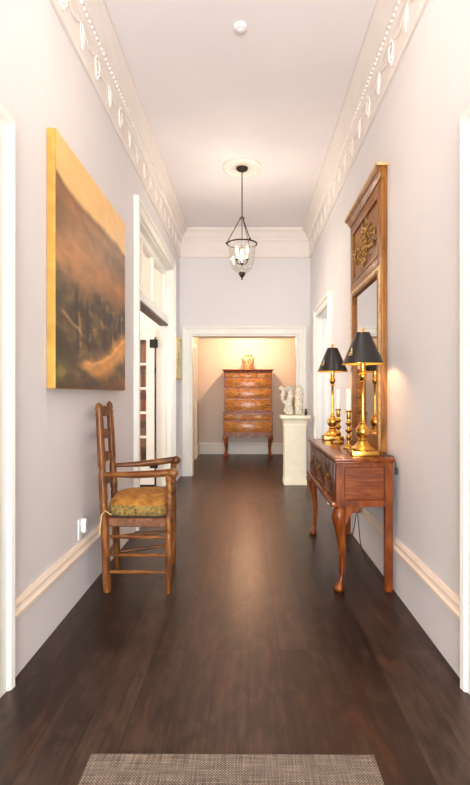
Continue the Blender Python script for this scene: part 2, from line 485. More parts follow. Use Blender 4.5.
# doors on the near openings (closed, just outside the frame)
def panel_door(name, x0, x1, y0, y1, z1, mat='trim'):
    b = MB(); b.box(x0, x1, y0, y1, 0.01, z1, 0.004)
    for (za, zb) in ((0.25,0.95),(1.1,z1-0.2)):
        for (ya, yb) in ((y0+0.12,(y0+y1)/2-0.05),((y0+y1)/2+0.05,y1-0.12)):
            b.box(x0-0.006, x1+0.006, ya, yb, za, zb, 0.005)
    return struct(b.build(name, mat))
d = panel_door('door_1', XL-0.15, XL-0.11, LD[0]+0.035, LD[1]-0.035, 2.18)
MB().ball((XL-0.075, LD[0]+0.1, 1.0), 0.028).build('knob', 'oldbrass', d, True)
d = panel_door('door_2', XR+0.11, XR+0.15, RD[0]+0.035, RD[1]-0.035, 2.19)
MB().ball((XR+0.075, RD[0]+0.1, 1.0), 0.028).build('knob', 'oldbrass', d, True)

# transom over the left doorway
tx = MB()
tx.box(XL-0.15, XL-0.03, LT[0]+0.02, LT[1]-0.02, 2.105, 2.20, 0.006)
tx.box(XL-0.12, XL-0.06, LT[0]+0.02, LT[1]-0.02, 2.74, 2.81)
tx.box(XL-0.12, XL-0.06, LT[0]+0.02, LT[0]+0.09, 2.2, 2.74); tx.box(XL-0.12, XL-0.06, LT[1]-0.09, LT[1]-0.02, 2.2, 2.74)
tw = struct(tx.build('window_2', 'trim'), 'white transom light over the left double doorway')
for y in (4.95, 5.55):
    MB().box(XL-0.115, XL-0.065, y-0.03, y+0.03, 2.2, 2.74).build('muntin', 'trim', tw)
MB().box(XL-0.094, XL-0.089, LT[0]+0.05, LT[1]-0.05, 2.2, 2.75).build('glass', 'glass', tw)
MB().box(XL-0.145, XL-0.035, LT[0]+0.02, LT[1]-0.02, 2.085, 2.105).build('head_shadow_strip', 'head_shadow', tw)  # dark strip added to paint the shaded underside of the transom bar

# open french door leaf in that doorway, swung into the sitting room
fx1, fx0, fy0, fy1 = XL-TH-0.03, XL-TH-0.99, 6.325, 6.365
b = MB()
b.box(fx1-0.10, fx1, fy0, fy1, 0.03, 2.03); b.box(fx0, fx0+0.10, fy0, fy1, 0.03, 2.03)
b.box(fx0+0.10, fx1-0.10, fy0, fy1, 0.03, 0.33); b.box(fx0+0.10, fx1-0.10, fy0, fy1, 1.90, 2.03)
fd = struct(b.build('door_3', 'trim'), 'white glazed double door leaf standing open in left doorway')
mt = MB()
for i in range(1, 5):
    z = 0.33 + (1.90-0.33)*i/5; mt.box(fx0+0.10, fx1-0.10, fy0+0.004, fy1-0.004, z-0.016, z+0.016)
for i in (1, 2):
    x = fx0+0.10 + (fx1-fx0-0.20)*i/3; mt.box(x-0.012, x+0.012, fy0+0.006, fy1-0.006, 0.33, 1.9)
mt.build('muntins', 'trim', fd)
MB().box(fx0+0.095, fx1-0.095, fy0+0.018, fy0+0.022, 0.32, 1.91).build('glass', 'glass', fd)
for z in (0.30, 1.85):
    hb = MB(); hb.box(fx1-0.055, fx1+0.05, fy0-0.006, fy0-0.0005, z-0.055, z+0.055); hb.lathe([(0.009,-0.06),(0.009,0.06)], fx1+0.008, fy0-0.010, z, 10)
    hb.build('hinge', 'hinge', fd)
MB().box(fx0, fx1, fy0-0.001, fy1+0.001, 0.004, 0.03).build('draught_strip', 'black', fd)

# ------------------------------------------------------------------ bookcase behind the glass door
bk = thing('bookcase', 'dark wooden bookcase seen through the glazed door at left', 'bookcase', (-1.70, 6.86, 0))
b = MB(); b.box(-0.5,-0.47,0,0.27,0,1.97); b.box(0.47,0.5,0,0.27,0,1.97); b.box(-0.47,0.47,0.25,0.27,0,1.97); b.box(-0.5,0.5,0,0.27,1.97,2.0)
b.build('carcass', 'bookcase', bk)
shelf_z = [0.08, 0.46, 0.84, 1.22, 1.60]
for z in shelf_z: MB().box(-0.468,0.468,0.01,0.25,z-0.025,z).build('shelf', 'bookcase', bk)
cols = [(132,52,28),(92,58,34),(160,96,48),(74,40,26),(118,88,58),(150,64,36)]
bmats = [plain('book_cloth_%s' % n, c, 0.7, var=0.08) for n, c in zip(('red','brown','tan','umber','drab','rust'), cols)]
bookn = {0:'brick red',1:'brown',2:'tan',3:'dark umber',4:'drab',5:'rust red'}
for si, z in enumerate(shelf_z):
    x = 0.155; order = R.sample(range(6), 6)
    for ci in order:
        w = R.uniform(0.042, 0.050); h = R.uniform(0.24, 0.33)
        bo = MB().box(-1.70+x, -1.70+x+w-0.002, 6.86+0.04, 6.86+0.22, z+0.0005, z+h, 0.004).build('book', bmats[ci])
        tag(bo, '%s book on the %s shelf of bookcase behind open glazed door' % (bookn[ci], ('bottom','second lowest','middle','second highest','top')[si]), 'book', 'books in the bookcase')
        x += w

# ------------------------------------------------------------------ rug
rg = MB().box(-0.47, 0.466, -0.45, 0.45, 0.0005, 0.009, 0.003).build('rug', 'rug')
rg.location = (-0.052, 1.172, 0); rg.rotation_euler = (0,0,math.radians(-0.35))
tag(rg, 'small woven taupe rug on the dark floor in the foreground', 'rug')

# ------------------------------------------------------------------ painting
PW, PH = 1.38, 1.30
pt = thing('landscape_picture', 'large golden landscape painting on left wall above ladder-back chair', 'painting', (XL, 3.128, 1.877))
b = MB(); b.box(0.0005, 0.046, -PW/2, PW/2, -PH/2, PH/2, 0.004)
b.build('canvas_edge', 'edge_yellow', pt)
def fbm(x, y, s, o=5, seed=0.0):
    return noise.fractal(Vector((x*s+seed, y*s-seed, seed)), 1.0, 2.0, o)
def lerp(a, b, t):
    t = max(0, min(1, t)); return tuple(p+(q-p)*t for p, q in zip(a, b))
def sstep(a, b, x):
    t = max(0, min(1, (x-a)/(b-a))); return t*t*(3-2*t)
def paint(u, v):
    n1 = fbm(u, v, 2.5, 5, 1.3); n2 = fbm(u*0.55, v*1.3, 9, 5, 4.1); n3 = fbm(u*0.9, v, 6, 5, 7.7); n4 = fbm(u*0.6, v*1.5, 15, 4, 3.3)
    c = lerp((222,168,104), (238,192,124), v*1.5-0.5+0.3*(1-u))                     # hazy sky
    c = lerp(c, (236,196,140), sstep(0.5, 1.0, u)*0.5)
    ridge = 0.835 - 0.03*u + 0.018*n1 + 0.008*n2
    hill = lerp((150,106,62), (112,80,50), sstep(-0.5, 0.6, n1+0.5*n2))
    hill = lerp(hill, (184,124,66), sstep(0.13, 0.0, abs(v-0.545+0.05*n1-0.04*u))*0.75)
    hill = lerp(hill, (104,74,48), sstep(0.66, 0.80, v)*0.6*(1-0.4*u))
    hill = lerp(hill, (196,136,84), sstep(0.05, 0.0, abs(v-ridge+0.05))*0.35)
    c = lerp(c, hill, sstep(ridge+0.018, ridge-0.022, v))
    tl = 0.47 + 0.05*n1 + 0.07*n3 - 0.03*u                                          # dark tree mass
    trees = lerp((58,46,32), (98,78,48), sstep(-0.4, 0.8, n2+0.6*n4))
    trees = lerp(trees, (150,112,66), sstep(0.25, 0.8, n4)*sstep(-0.1, 0.5, n3)*0.75)
    c = lerp(c, trees, sstep(tl+0.05, tl-0.05, v)*0.9)
    for (tu, tz, tw) in ((0.22,0.46,0.016),(0.36,0.42,0.012),(0.60,0.45,0.016),(0.72,0.42,0.012),(0.88,0.44,0.018)):
        if v < tz+0.04 and v > 0.12:
            e = sstep(tz+0.03, tz-0.05, v)*sstep(0.12, 0.2, v)
            c = lerp(c, (48,36,24), 0.7*e*sstep(tw*2.2, tw*0.5, abs(u-tu-0.02*n2)))
            c = lerp(c, (182,138,80), 0.6*e*sstep(tw*1.6, 0, abs(u-tu-tw*2.2-0.025*n2))*sstep(-0.3,0.3,n4))
    crown = lambda cu_, cv, r: sstep(0.012, 0.0, abs(math.hypot((u-cu_)*0.9, v-cv)-r-0.02*n2))
    for q in ((0.60,0.40,0.07),(0.74,0.36,0.06),(0.90,0.38,0.06),(0.42,0.34,0.05)):
        c = lerp(c, (178,138,80), crown(*q)*0.5*sstep(-0.3,0.4,n4))
    yy = 0.085 + 0.22*(u-0.25)*sstep(0.1,0.9,u) + 0.02*math.sin(u*7)                # sunlit track
    wd = 0.02+0.055*sstep(0.2,0.75,u)
    c = lerp(c, (210,146,70), sstep(wd*1.5, wd*0.3, abs(v-yy-0.02*n2))*sstep(0.18,0.35,u)*0.95)
    c = lerp(c, (238,172,92), sstep(0.018, 0.0, abs(v-yy-wd*0.4-0.015*n4))*sstep(0.25,0.4,u)*0.8)
    c = lerp(c, (150,88,42), sstep(0.10, 0.02, v)*sstep(0.4,0.8,u)*0.6)
    lg = sstep(0.018, 0.0, abs(v-(0.315-0.30*(u-0.05))-0.01*n4))*sstep(0.03,0.08,u)*sstep(0.34,0.26,u)
    c = lerp(c, (186,150,100), lg*0.75)
    c = lerp(c, (72,68,32), sstep(0.26, 0.06, u)*sstep(0.24, 0.08, v)*0.8)
    c = lerp(c, (128,112,50), sstep(0.2,0.6,n4)*sstep(0.26, 0.06, u)*sstep(0.24, 0.12, v)*0.6)
    c = lerp(c, (74,42,22), sstep(0.04, 0.0, v)*0.5)
    k = 0.25 + 0.75*sstep(ridge, ridge-0.05, v)
    return tuple(x*(1+k*(0.08*n2+0.10*n4)) for x in c)
def paint_grid(nu, nv):
    bm = bmesh.new(); vs = []
    lay = bm.verts.layers.float_color.new('pigment')
    for j in range(nv+1):
        for i in range(nu+1):
            u, v = i/nu, j/nv
            w = bm.verts.new((0.0467, -PW/2+0.002+u*(PW-0.004), -PH/2+0.002+v*(PH-0.004)))
            col = paint(u, v); w[lay] = s2l(tuple(max(0, min(255, x)) for x in col)); vs.append(w)
    for j in range(nv):
        for i in range(nu):
            a = j*(nu+1)+i; bm.faces.new((vs[a], vs[a+1], vs[a+nu+2], vs[a+nu+1]))
    m = MB(); m.bm.free(); m.bm = bm
    return m
paint_grid(180, 170).build('canvas', 'painting', pt)

# small framed print near the end of the left wall
fp = thing('framed_print', 'small yellow-framed print near far end of left wall', 'picture', (XL, 6.87, 1.697))
b = MB(); w, h = 0.265, 0.2875
for (a0, a1, c0, c1) in ((-w,w,h-0.03,h),(-w,w,-h,-h+0.03),(-w,-w+0.03,-h+0.03,h-0.03),(w-0.03,w,-h+0.03,h-0.03)):
    b.box(0.0005, 0.038, a0, a1, c0, c1, 0.003)
b.build('frame', 'yellow_frame', fp)
b = MB(); b.box(0.002, 0.030, -w+0.03, w-0.03, -h+0.03, h-0.03); b.build('mat_board', 'mat_board', fp)
b = MB(); b.box(0.0302, 0.032, -0.07, 0.06, -0.12, 0.1); b.build('print', plain('grey_engraving', (166,166,150), 0.7, var=0.3, scale=30), fp)

# ------------------------------------------------------------------ ladder-back armchair
ch = thing('ladder_back_armchair', 'brown wooden ladder-back armchair with turned posts against left wall', 'chair', (-0.69, 3.19, 0))
O = Vector((-0.69, 3.19, 0))
def L(p): return Vector(p) - O
def post(pa, pb, r, rings=(), foot=True):
    """turned post from pa to pb with grooves"""
    pa, pb = Vector(pa), Vector(pb); n = 60; pts = []; rad = []
    H = (pb-pa).length
    for i in range(n+1):
        t = i/n; z = t*H
        rr = r
        if foot and z < 0.10: rr = r*(0.72 + 0.28*sstep(0.0, 0.10, z)) if z > 0.035 else r*0.80
        for g in rings:
            if abs(z-g) < 0.009: rr *= 0.80
        pts.append(pa+(pb-pa)*t); rad.append(rr)
    return pts, rad
RN0, RN1 = Vector((-0.855,2.974,0)), Vector((-0.905,2.972,1.15))
RF0, RF1 = Vector((-0.900,3.375,0)), Vector((-0.962,3.400,1.15))
FN, FF = Vector((-0.479,2.958,0)), Vector((-0.530,3.465,0))
def rear_post(a, b):
    mid = a + Vector((-0.017,0,0.46)); pts = []; rad = []
    for i in range(64):
        z = 1.15*i/63
        if z < 0.46: p = a + (mid-a)*(z/0.46)
        else: p = mid + (Vector((b.x,b.y,1.15))-mid)*((z-0.46)/0.69)
        r = 0.0250
        if z < 0.05: r = 0.021 + 0.003*z/0.05
        if z > 0.50: r = 0.0250 - 0.0025*(z-0.5)/0.65
        for g in (0.55, 0.74, 1.06):
            if abs(z-g) < 0.012: r *= 0.86
        if z > 1.09: r = 0.0225*math.sqrt(max(0.05, 1-((z-1.115)/0.036)**2)) if z > 1.115 else (0.019 if z < 1.105 else 0.0225)
        pts.append(L(p)); rad.append(r)
    return MB().tube(pts, rad, 14)
rear_post(RN0, RN1).build('back_post', 'chair', ch, True, 60)
rear_post(RF0, RF1).build('back_post', 'chair', ch, True, 60)
for f in (FN, FF):
    pts, rad = post(L(f), L(f+Vector((0.004,0,0.712))), 0.0225, (0.36,0.46,0.49,0.52,0.56,0.60,0.66))
    MB().tube(pts, rad, 14).build('leg', 'chair', ch, True, 60)
def rpos(near, z):
    a, b = (RN0, RN1) if near else (RF0, RF1)
    if z < 0.46: return a + Vector((-0.017*z/0.46,0,z))
    return a + Vector((-0.017,0,0.46)) + (b - a - Vector((-0.017,0,0.46)))*((z-0.46)/0.69)
# arms, each ending in a round scroll
for near, za, zb, ex in ((True, 0.712, 0.728, -0.452), (False, 0.708, 0.738, -0.510)):
    f = FN if near else FF
    p0 = rpos(near, za); p1 = Vector((ex, f.y, zb))
    pts = []; rad = []
    for i in range(17):
        t = i/16; p = p0 + (p1-p0)*t
        p.z += -0.008*math.sin(PI*t)
        pts.append(L(p)); rad.append(0.0145 + 0.008*sstep(0.05, 0.6, t))
    am = MB().tube(pts, rad, 12)
    e = L(p1); am.rings([[e + Vector((math.cos(2*PI*k/16)*rr, dy, -0.006+math.sin(2*PI*k/16)*rr)) for k in range(16)] for rr, dy in ((0.022,-0.03),(0.029,-0.022),(0.029,0.022),(0.022,0.03))])
    am.build('arm', 'chair_h', ch, True, 50)
# ladder slats bowed to the back
for z, hh in ((1.075,0.042),(0.925,0.040),(0.775,0.040),(0.625,0.038)):
    a, c = rpos(True, z), rpos(False, z)
    rings = []
    for i in range(13):
        t = i/12; p = a + (c-a)*t; bow = -0.028*math.sin(PI*t)
        top = hh*(0.75+0.45*math.sin(PI*t)); p = L(p)
        rings.append([p+Vector((bow-0.005,0,-hh*0.55)), p+Vector((bow+0.005,0,-hh*0.55)), p+Vector((bow+0.005,0,top)), p+Vector((bow-0.005,0,top))])
    MB().rings(rings).build('back_slat', 'chair_h', ch, True, 40)
def rung(a, b, r=0.0115):
    n = 14; pts = [L(a + (b-a)*(i/n)) for i in range(n+1)]
    return MB().tube(pts, [r*(0.65+0.45*math.sin(PI*i/n)**0.6) for i in range(n+1)], 10)
Z = lambda p, z: Vector((p.x, p.y, z))
for z in (0.335, 0.225, 0.122): rung(rpos(True, z), Z(FN, z)).build('stretcher', 'chair_h', ch, True, 60)
for z0, z1 in ((0.325,0.335), (0.218,0.235), (0.112,0.136)): rung(rpos(False, z0), Z(FF, z1)).build('stretcher', 'chair_h', ch, True, 60)
for z in (0.30, 0.16): rung(Z(FN, z), Z(FF, z), 0.012).build('stretcher', 'chair_h', ch, True, 60)
rung(rpos(True, 0.19), rpos(False, 0.19)).build('stretcher', 'chair_h', ch, True, 60)
# rush seat: four corner outline with thickness
def quad_in(d, z):
    pts = [RN0+Vector((-0.017,0,0)), FN, FF, RF0+Vector((-0.017,0,0))]; c = sum(pts, Vector())/4
    out = []
    for p in pts:
        q = p + (c-p).normalized()*d; out.append(Vector((q.x, q.y, z)))
    return out
def rounded_quad(d, z, n=6, rr=0.03):
    q = quad_in(d, z); out = []
    for i in range(4):
        p, a, c = q[i], q[i-1], q[(i+1)%4]
        p0 = p + (a-p).normalized()*rr; p1 = p + (c-p).normalized()*rr
        for k in range(n+1):
            t = k/n; out.append(p0*(1-t)**2 + p*2*t*(1-t) + p1*t*t)
    return out
MB().rings([[L(p) for p in rounded_quad(d, z)] for d, z in ((0.016,0.392),(0.006,0.398),(0.006,0.440),(0.016,0.446))]).build('seat', 'rush', ch, True, 50)

# boxed cushion tied on the seat
cu = thing('seat_cushion', 'gold and olive needlework cushion tied on the ladder-back armchair', 'cushion', (-0.69, 3.19, 0.447))
OC = Vector((-0.69, 3.19, 0.447))
ring = lambda d, z: [p - OC for p in rounded_quad(d, z, 6, 0.085)]
MB().rings([ring(0.030,0.449), ring(0.020,0.458), ring(0.014,0.490), ring(0.022,0.520)], cap=True).build('side_band', 'cush_band', cu, True, 60)
MB().rings([ring(0.023,0.5205), ring(0.027,0.530), ring(0.050,0.547), ring(0.09,0.562), ring(0.13,0.569), ring(0.155,0.571)]).build('top_panel', 'cush_top', cu, True, 80)
for z, d in ((0.455,0.018),):
    r0 = ring(d, z); MB().tube(r0+[r0[0]], 0.0042, 6).build('piping', 'piping', cu, True)
a = Vector((-0.86, 2.95, 0.47)) - OC
MB().tube([a+Vector((0.03,0.025,-0.005)), a+Vector((0.0,-0.004,0.03)), a+Vector((-0.022,0.0,0.0)), a+Vector((-0.026,0.0,-0.05)), a+Vector((-0.034,0.0,-0.11))], [0.004,0.004,0.005,0.004,0.006], 8).build('cushion_tie', 'rope', cu, True)

# ------------------------------------------------------------------ console table
ct = thing('console_table', 'reddish mahogany console table with cabriole front legs at right wall', 'table', (0.70, 3.595, 0))
OT = Vector((0.70, 3.595, 0))
hx0, hx1, hy = -0.165, 0.178, 0.63          # case: front x, back x, half length
b = MB()
prof = [(0.178,0.788),(0.0,0.788)]
b.box(-0.180, 0.182, -0.655, 0.655, 0.792, 0.814, 0.006, 3)
b.box(-0.172, 0.180, -0.645, 0.645, 0.782, 0.792, 0.003)
b.build('tabletop', 'mahog_h', ct, True, 30)
b = MB()
b.box(hx0+0.012, hx1-0.012, -hy+0.014, hy-0.014, 0.53, 0.78)            # carcass core
b.build('case', 'mahog_h', ct)
for sgn in (-1, 1):                                                     # frame and panel ends
    y0, y1 = sorted((sgn*hy, sgn*(hy-0.02)))
    e = MB()
    e.box(hx0, hx0+0.05, y0, y1, 0.515, 0.781, 0.002); e.box(hx1-0.05, hx1, y0, y1, 0.515, 0.781, 0.002)
    e.box(hx0+0.05, hx1-0.05, y0, y1, 0.757, 0.781, 0.002); e.box(hx0+0.05, hx1-0.05, y0, y1, 0.515, 0.556, 0.002)
    eo = e.build('end_frame', 'mahog_v', ct)
    yp = sgn*(hy-0.0085); ya, yb = sorted((yp, yp-sgn*0.008))
    MB().box(hx0+0.052, hx1-0.052, ya, yb, 0.559, 0.754, 0.003).build('panel', 'mahog_x', eo)
# front rails / stiles, drawers
b = MB()
for y in (-hy, -0.218, 0.202, hy-0.05):
    w = 0.05 if abs(y) > 0.5 else 0.016
    b.box(hx0, hx0+0.0118, y + (0.0201 if y == -hy else 0), y+w - (0.0201 if y > 0.5 else 0), 0.553, 0.781)
b.box(hx0, hx0+0.0118, -hy+0.0201, hy-0.0201, 0.545, 0.5529)
b.build('front_frame', 'mahog_v', ct)
MB().box(hx0-0.030, hx0+0.0115, -hy, hy, 0.512, 0.5445, 0.006).build('base_moulding', 'mahog_h', ct, True, 30)
def pull(parent, x, y, z, s=1.0, face=-1):
    """brass back plate with swinging bail; face -1: facing -x, 'y': facing -y"""
    g = MB(); out = [(-0.036,0.004),(-0.026,0.016),(-0.010,0.011),(0,0.02),(0.010,0.011),(0.026,0.016),(0.036,0.004),(0.022,-0.012),(0.008,-0.014),(0,-0.022),(-0.008,-0.014),(-0.022,-0.012)]
    if face == -1:
        g.prism([(y+p*s, z+q*s) for p, q in out], 'x', x-0.004, x+0.0)
        pts = [(x-0.006-0.016*math.sin(PI*t), y+0.024*s*math.cos(PI*t), z-0.026*s*math.sin(PI*t)+0.002) for t in [i/10 for i in range(11)]]
    else:
        g.prism([(y+p*s, z+q*s) for p, q in out], 'y', x-0.004, x+0.0)
        pts = [(y+0.024*s*math.cos(PI*t), x-0.006-0.014*math.sin(PI*t), z-0.026*s*math.sin(PI*t)+0.002) for t in [i/10 for i in range(11)]]
    g.tube(pts, 0.0034*s, 6)
    return g.build('drawer_pull', 'oldbrass', parent, True, 30)
for (y0, y1) in ((-hy+0.052,-0.220),(-0.200,0.200),(0.220,hy-0.052)):
    d = MB().box(hx0-0.006, hx0+0.0117, y0, y1, 0.556, 0.778, 0.005).build('drawer', 'mahog_d', ct, True, 30)
    pull(d, hx0-0.006, (y0+y1)/2, 0.672, 1.35)
    k = MB().ball((hx0-0.006, (y0+y1)/2, 0.742), (0.003,0.010,0.014), 10); k.build('keyhole_plate', 'oldbrass', d, True)
def cabriole(sgn):
    """front leg at y = sgn*0.6 : knee swells outward, ankle in, pad foot"""
    kx, ky = -0.133, sgn*0.597
    st = [(0.514,0.0,0.034),(0.49,-0.010,0.040),(0.45,-0.014,0.042),(0.40,-0.008,0.036),(0.34,0.000,0.029),(0.26,0.008,0.0235),(0.18,0.011,0.0195),(0.11,0.008,0.0172),(0.065,0.001,0.0175),(0.045,-0.006,0.021),(0.028,-0.011,0.031),(0.014,-0.011,0.034),(0.006,-0.010,0.030),(0.0,-0.009,0.026)]
    rings = []
    for z, off, r in st:
        cx, cy = kx+off, ky - (-sgn)*(-off)*1.0
        cy = ky + sgn*(-off)*0.5
        rings.append([(cx+r*math.cos(2*PI*k/18), cy+r*math.sin(2*PI*k/18), z) for k in range(18)])
    m = MB().rings(rings)
    # carved knee bracket towards the back
    y0, y1 = ky-0.022, ky+0.022
    m.prism([(kx+0.01,0.5145),(kx+0.112,0.5145),(kx+0.116,0.500),(kx+0.106,0.484),(kx+0.086,0.478),(kx+0.066,0.474),(kx+0.050,0.456),(kx+0.036,0.42),(kx+0.01,0.39)], 'y', y0, y1)
    m.prism([(-sgn*-0.0+ky-sgn*0.01,0.5145),(ky-sgn*0.11,0.5145),(ky-sgn*0.105,0.500),(ky-sgn*0.07,0.488),(ky-sgn*0.045,0.455),(ky-sgn*0.01,0.43)], 'x', kx-0.03, kx-0.005)
    return m.build('leg', 'mahog_v', ct, True, 50)
cabriole(-1); cabriole(1)
for sgn in (-1, 1):
    y0, y1 = sorted((sgn*hy, sgn*(hy-0.044)))
    MB().box(hx1-0.046, hx1, y0, y1, 0, 0.5145, 0.003).build('leg', 'mahog_v', ct)
for c in ct.children: pass

# ------------------------------------------------------------------ trumeau mirror on the table, against the wall
my0, my1, mz0, mz1 = -0.485, 0.485, 0.0, 1.885
mi = thing('trumeau_mirror', 'tall wooden trumeau mirror with gilt carving, standing on console table', 'mirror', (XR, 3.695, 0.8155))
b = MB()                                        # x local: 0 = wall, negative = into room
b.box(-0.020, -0.002, my0, my1, 0.0, 1.80)
b.build('backboard', 'mirror_wood', mi)
b = MB()
b.box(-0.040, -0.0205, my0, my0+0.075, 0.0, 1.80, 0.003); b.box(-0.040, -0.0205, my1-0.075, my1, 0.0, 1.80, 0.003)
b.box(-0.040, -0.0205, my0+0.075, my1-0.075, 0.0, 0.08, 0.003); b.box(-0.040, -0.0205, my0+0.075, my1-0.075, 1.215, 1.31, 0.003)
b.box(-0.040, -0.0205, my0+0.075, my1-0.075, 1.73, 1.80, 0.003)
b.build('frame', 'mirror_wood', mi, True, 30)
# gilt beads round the openings
def rail(b, y0, y1, z0, z1, w, x0, x1):
    b.box(x0, x1, y0, y0+w, z0, z1, 0.003); b.box(x0, x1, y1-w, y1, z0, z1, 0.003)
    b.box(x0, x1, y0+w, y1-w, z0, z0+w, 0.003); b.box(x0, x1, y0+w, y1-w, z1-w, z1, 0.003)
b = MB(); rail(b, my0+0.075, my1-0.075, 0.08, 1.215, 0.024, -0.046, -0.0205); b.build('liner', 'mirror_wood', mi, True, 30)
b = MB(); b.box(-0.0445, -0.0402, my0+0.022, my0+0.072, 0.004, 1.24, 0.002); b.box(-0.0445, -0.0402, my1-0.072, my1-0.022, 0.004, 1.24, 0.002); b.box(-0.0445, -0.0402, my0+0.072, my1-0.072, 1.218, 1.24, 0.002); b.build('gilt_bead', 'giltleaf', mi)
MB().box(-0.024, -0.0205, my0+0.1, my1-0.1, 0.105, 1.19).build('mirror_glass', 'mirror', mi)
MB().box(-0.026, -0.0205, my0+0.075, my1-0.075, 1.31, 1.73).build('upper_panel', 'mirror_panel', mi)
b = MB(); rail(b, my0+0.075, my1-0.075, 1.31, 1.73, 0.022, -0.044, -0.0262); b.build('panel_moulding', 'mirror_wood', mi, True, 30)
cor = [(-0.002,1.80),(-0.046,1.80),(-0.050,1.815),(-0.058,1.825),(-0.062,1.84),(-0.078,1.856),(-0.082,1.864),(-0.082,1.885),(-0.002,1.885)]
m = MB()
rings = []
for (u, z) in cor:
    e = -u-0.040 if u < -0.04 else 0
    rings.append((u, z, max(0, e)))
pl = [[(u, my0-e, z) for u, z, e in rings], [(u, my1+e, z) for u, z, e in rings]]
m.rings(pl); m.build('cornice', 'mirror_wood', mi, True, 30)
b = MB(); b.box(-0.0835, -0.0822, my0-0.040, my1+0.040, 1.866, 1.884); b.box(-0.08, -0.003, my0-0.0435, my0-0.0422, 1.866, 1.884); b.build('gilt_fillet', 'giltleaf', mi)
# carved trophy: sprigs of leaves, a basket and flowers
b = MB(); rr = random.Random(3)
def leaf(y, z, a, l=0.035, w=0.013, x=-0.036):
    rot = Matrix.Rotation(a, 3, 'X') @ Matrix.Rotation(rr.uniform(-0.5,0.5), 3, 'Y')
    b.ball((x-rr.uniform(0,0.016), y, z), (0.007, l*0.42, w*0.42), 8, rot)
def sprig(y0, z0, a, n, curl, sp=0.037):
    y, z = y0, z0; pts = []
    for i in range(n):
        pts.append((-0.032, y, z))
        for s_ in ((-1, 1) if i % 3 else (1,)): leaf(y+0.018*math.cos(a+s_*1.1), z+0.018*math.sin(a+s_*1.1), a+s_*0.9, rr.uniform(0.034,0.052), rr.uniform(0.016,0.022))
        y += sp*math.cos(a); z += sp*math.sin(a); a += curl
    leaf(y, z, a, 0.05, 0.018); pts.append((-0.032, y, z)); b.tube(pts, 0.004, 6)
zc = 1.515
for a, n, cu_ in ((0.30,9,-0.09),(2.84,9,0.09),(-0.35,8,0.05),(-2.79,8,-0.05),(0.85,5,-0.22),(2.29,5,0.22),(-0.95,4,0.2),(-2.19,4,-0.2),(1.4,4,-0.1),(1.74,4,0.1),(-1.57,4,0.15)):
    sprig(0.03*math.cos(a), zc+0.03*math.sin(a), a, n, cu_)
for i in range(12):
    a = rr.uniform(0, 2*PI); q = rr.uniform(0.0, 0.15)
    b.ball((-0.040-0.012*rr.random(), q*math.cos(a)*2.0, zc+q*math.sin(a)*0.7), rr.uniform(0.010,0.019), 8)
for s_ in (-1, 1):
    b.torus((-0.044, s_*0.05, zc+0.055), 0.026, 0.007, 14, 6, 'x'); b.torus((-0.044, s_*0.035, zc-0.13), 0.02, 0.006, 12, 6, 'x')
b.prism([(-0.030,zc-0.05),(0.030,zc-0.05),(0.042,zc+0.01),(-0.042,zc+0.01)], 'x', -0.046, -0.028)
b.build('carved_trophy', 'gilt_relief', mi, True, 50)

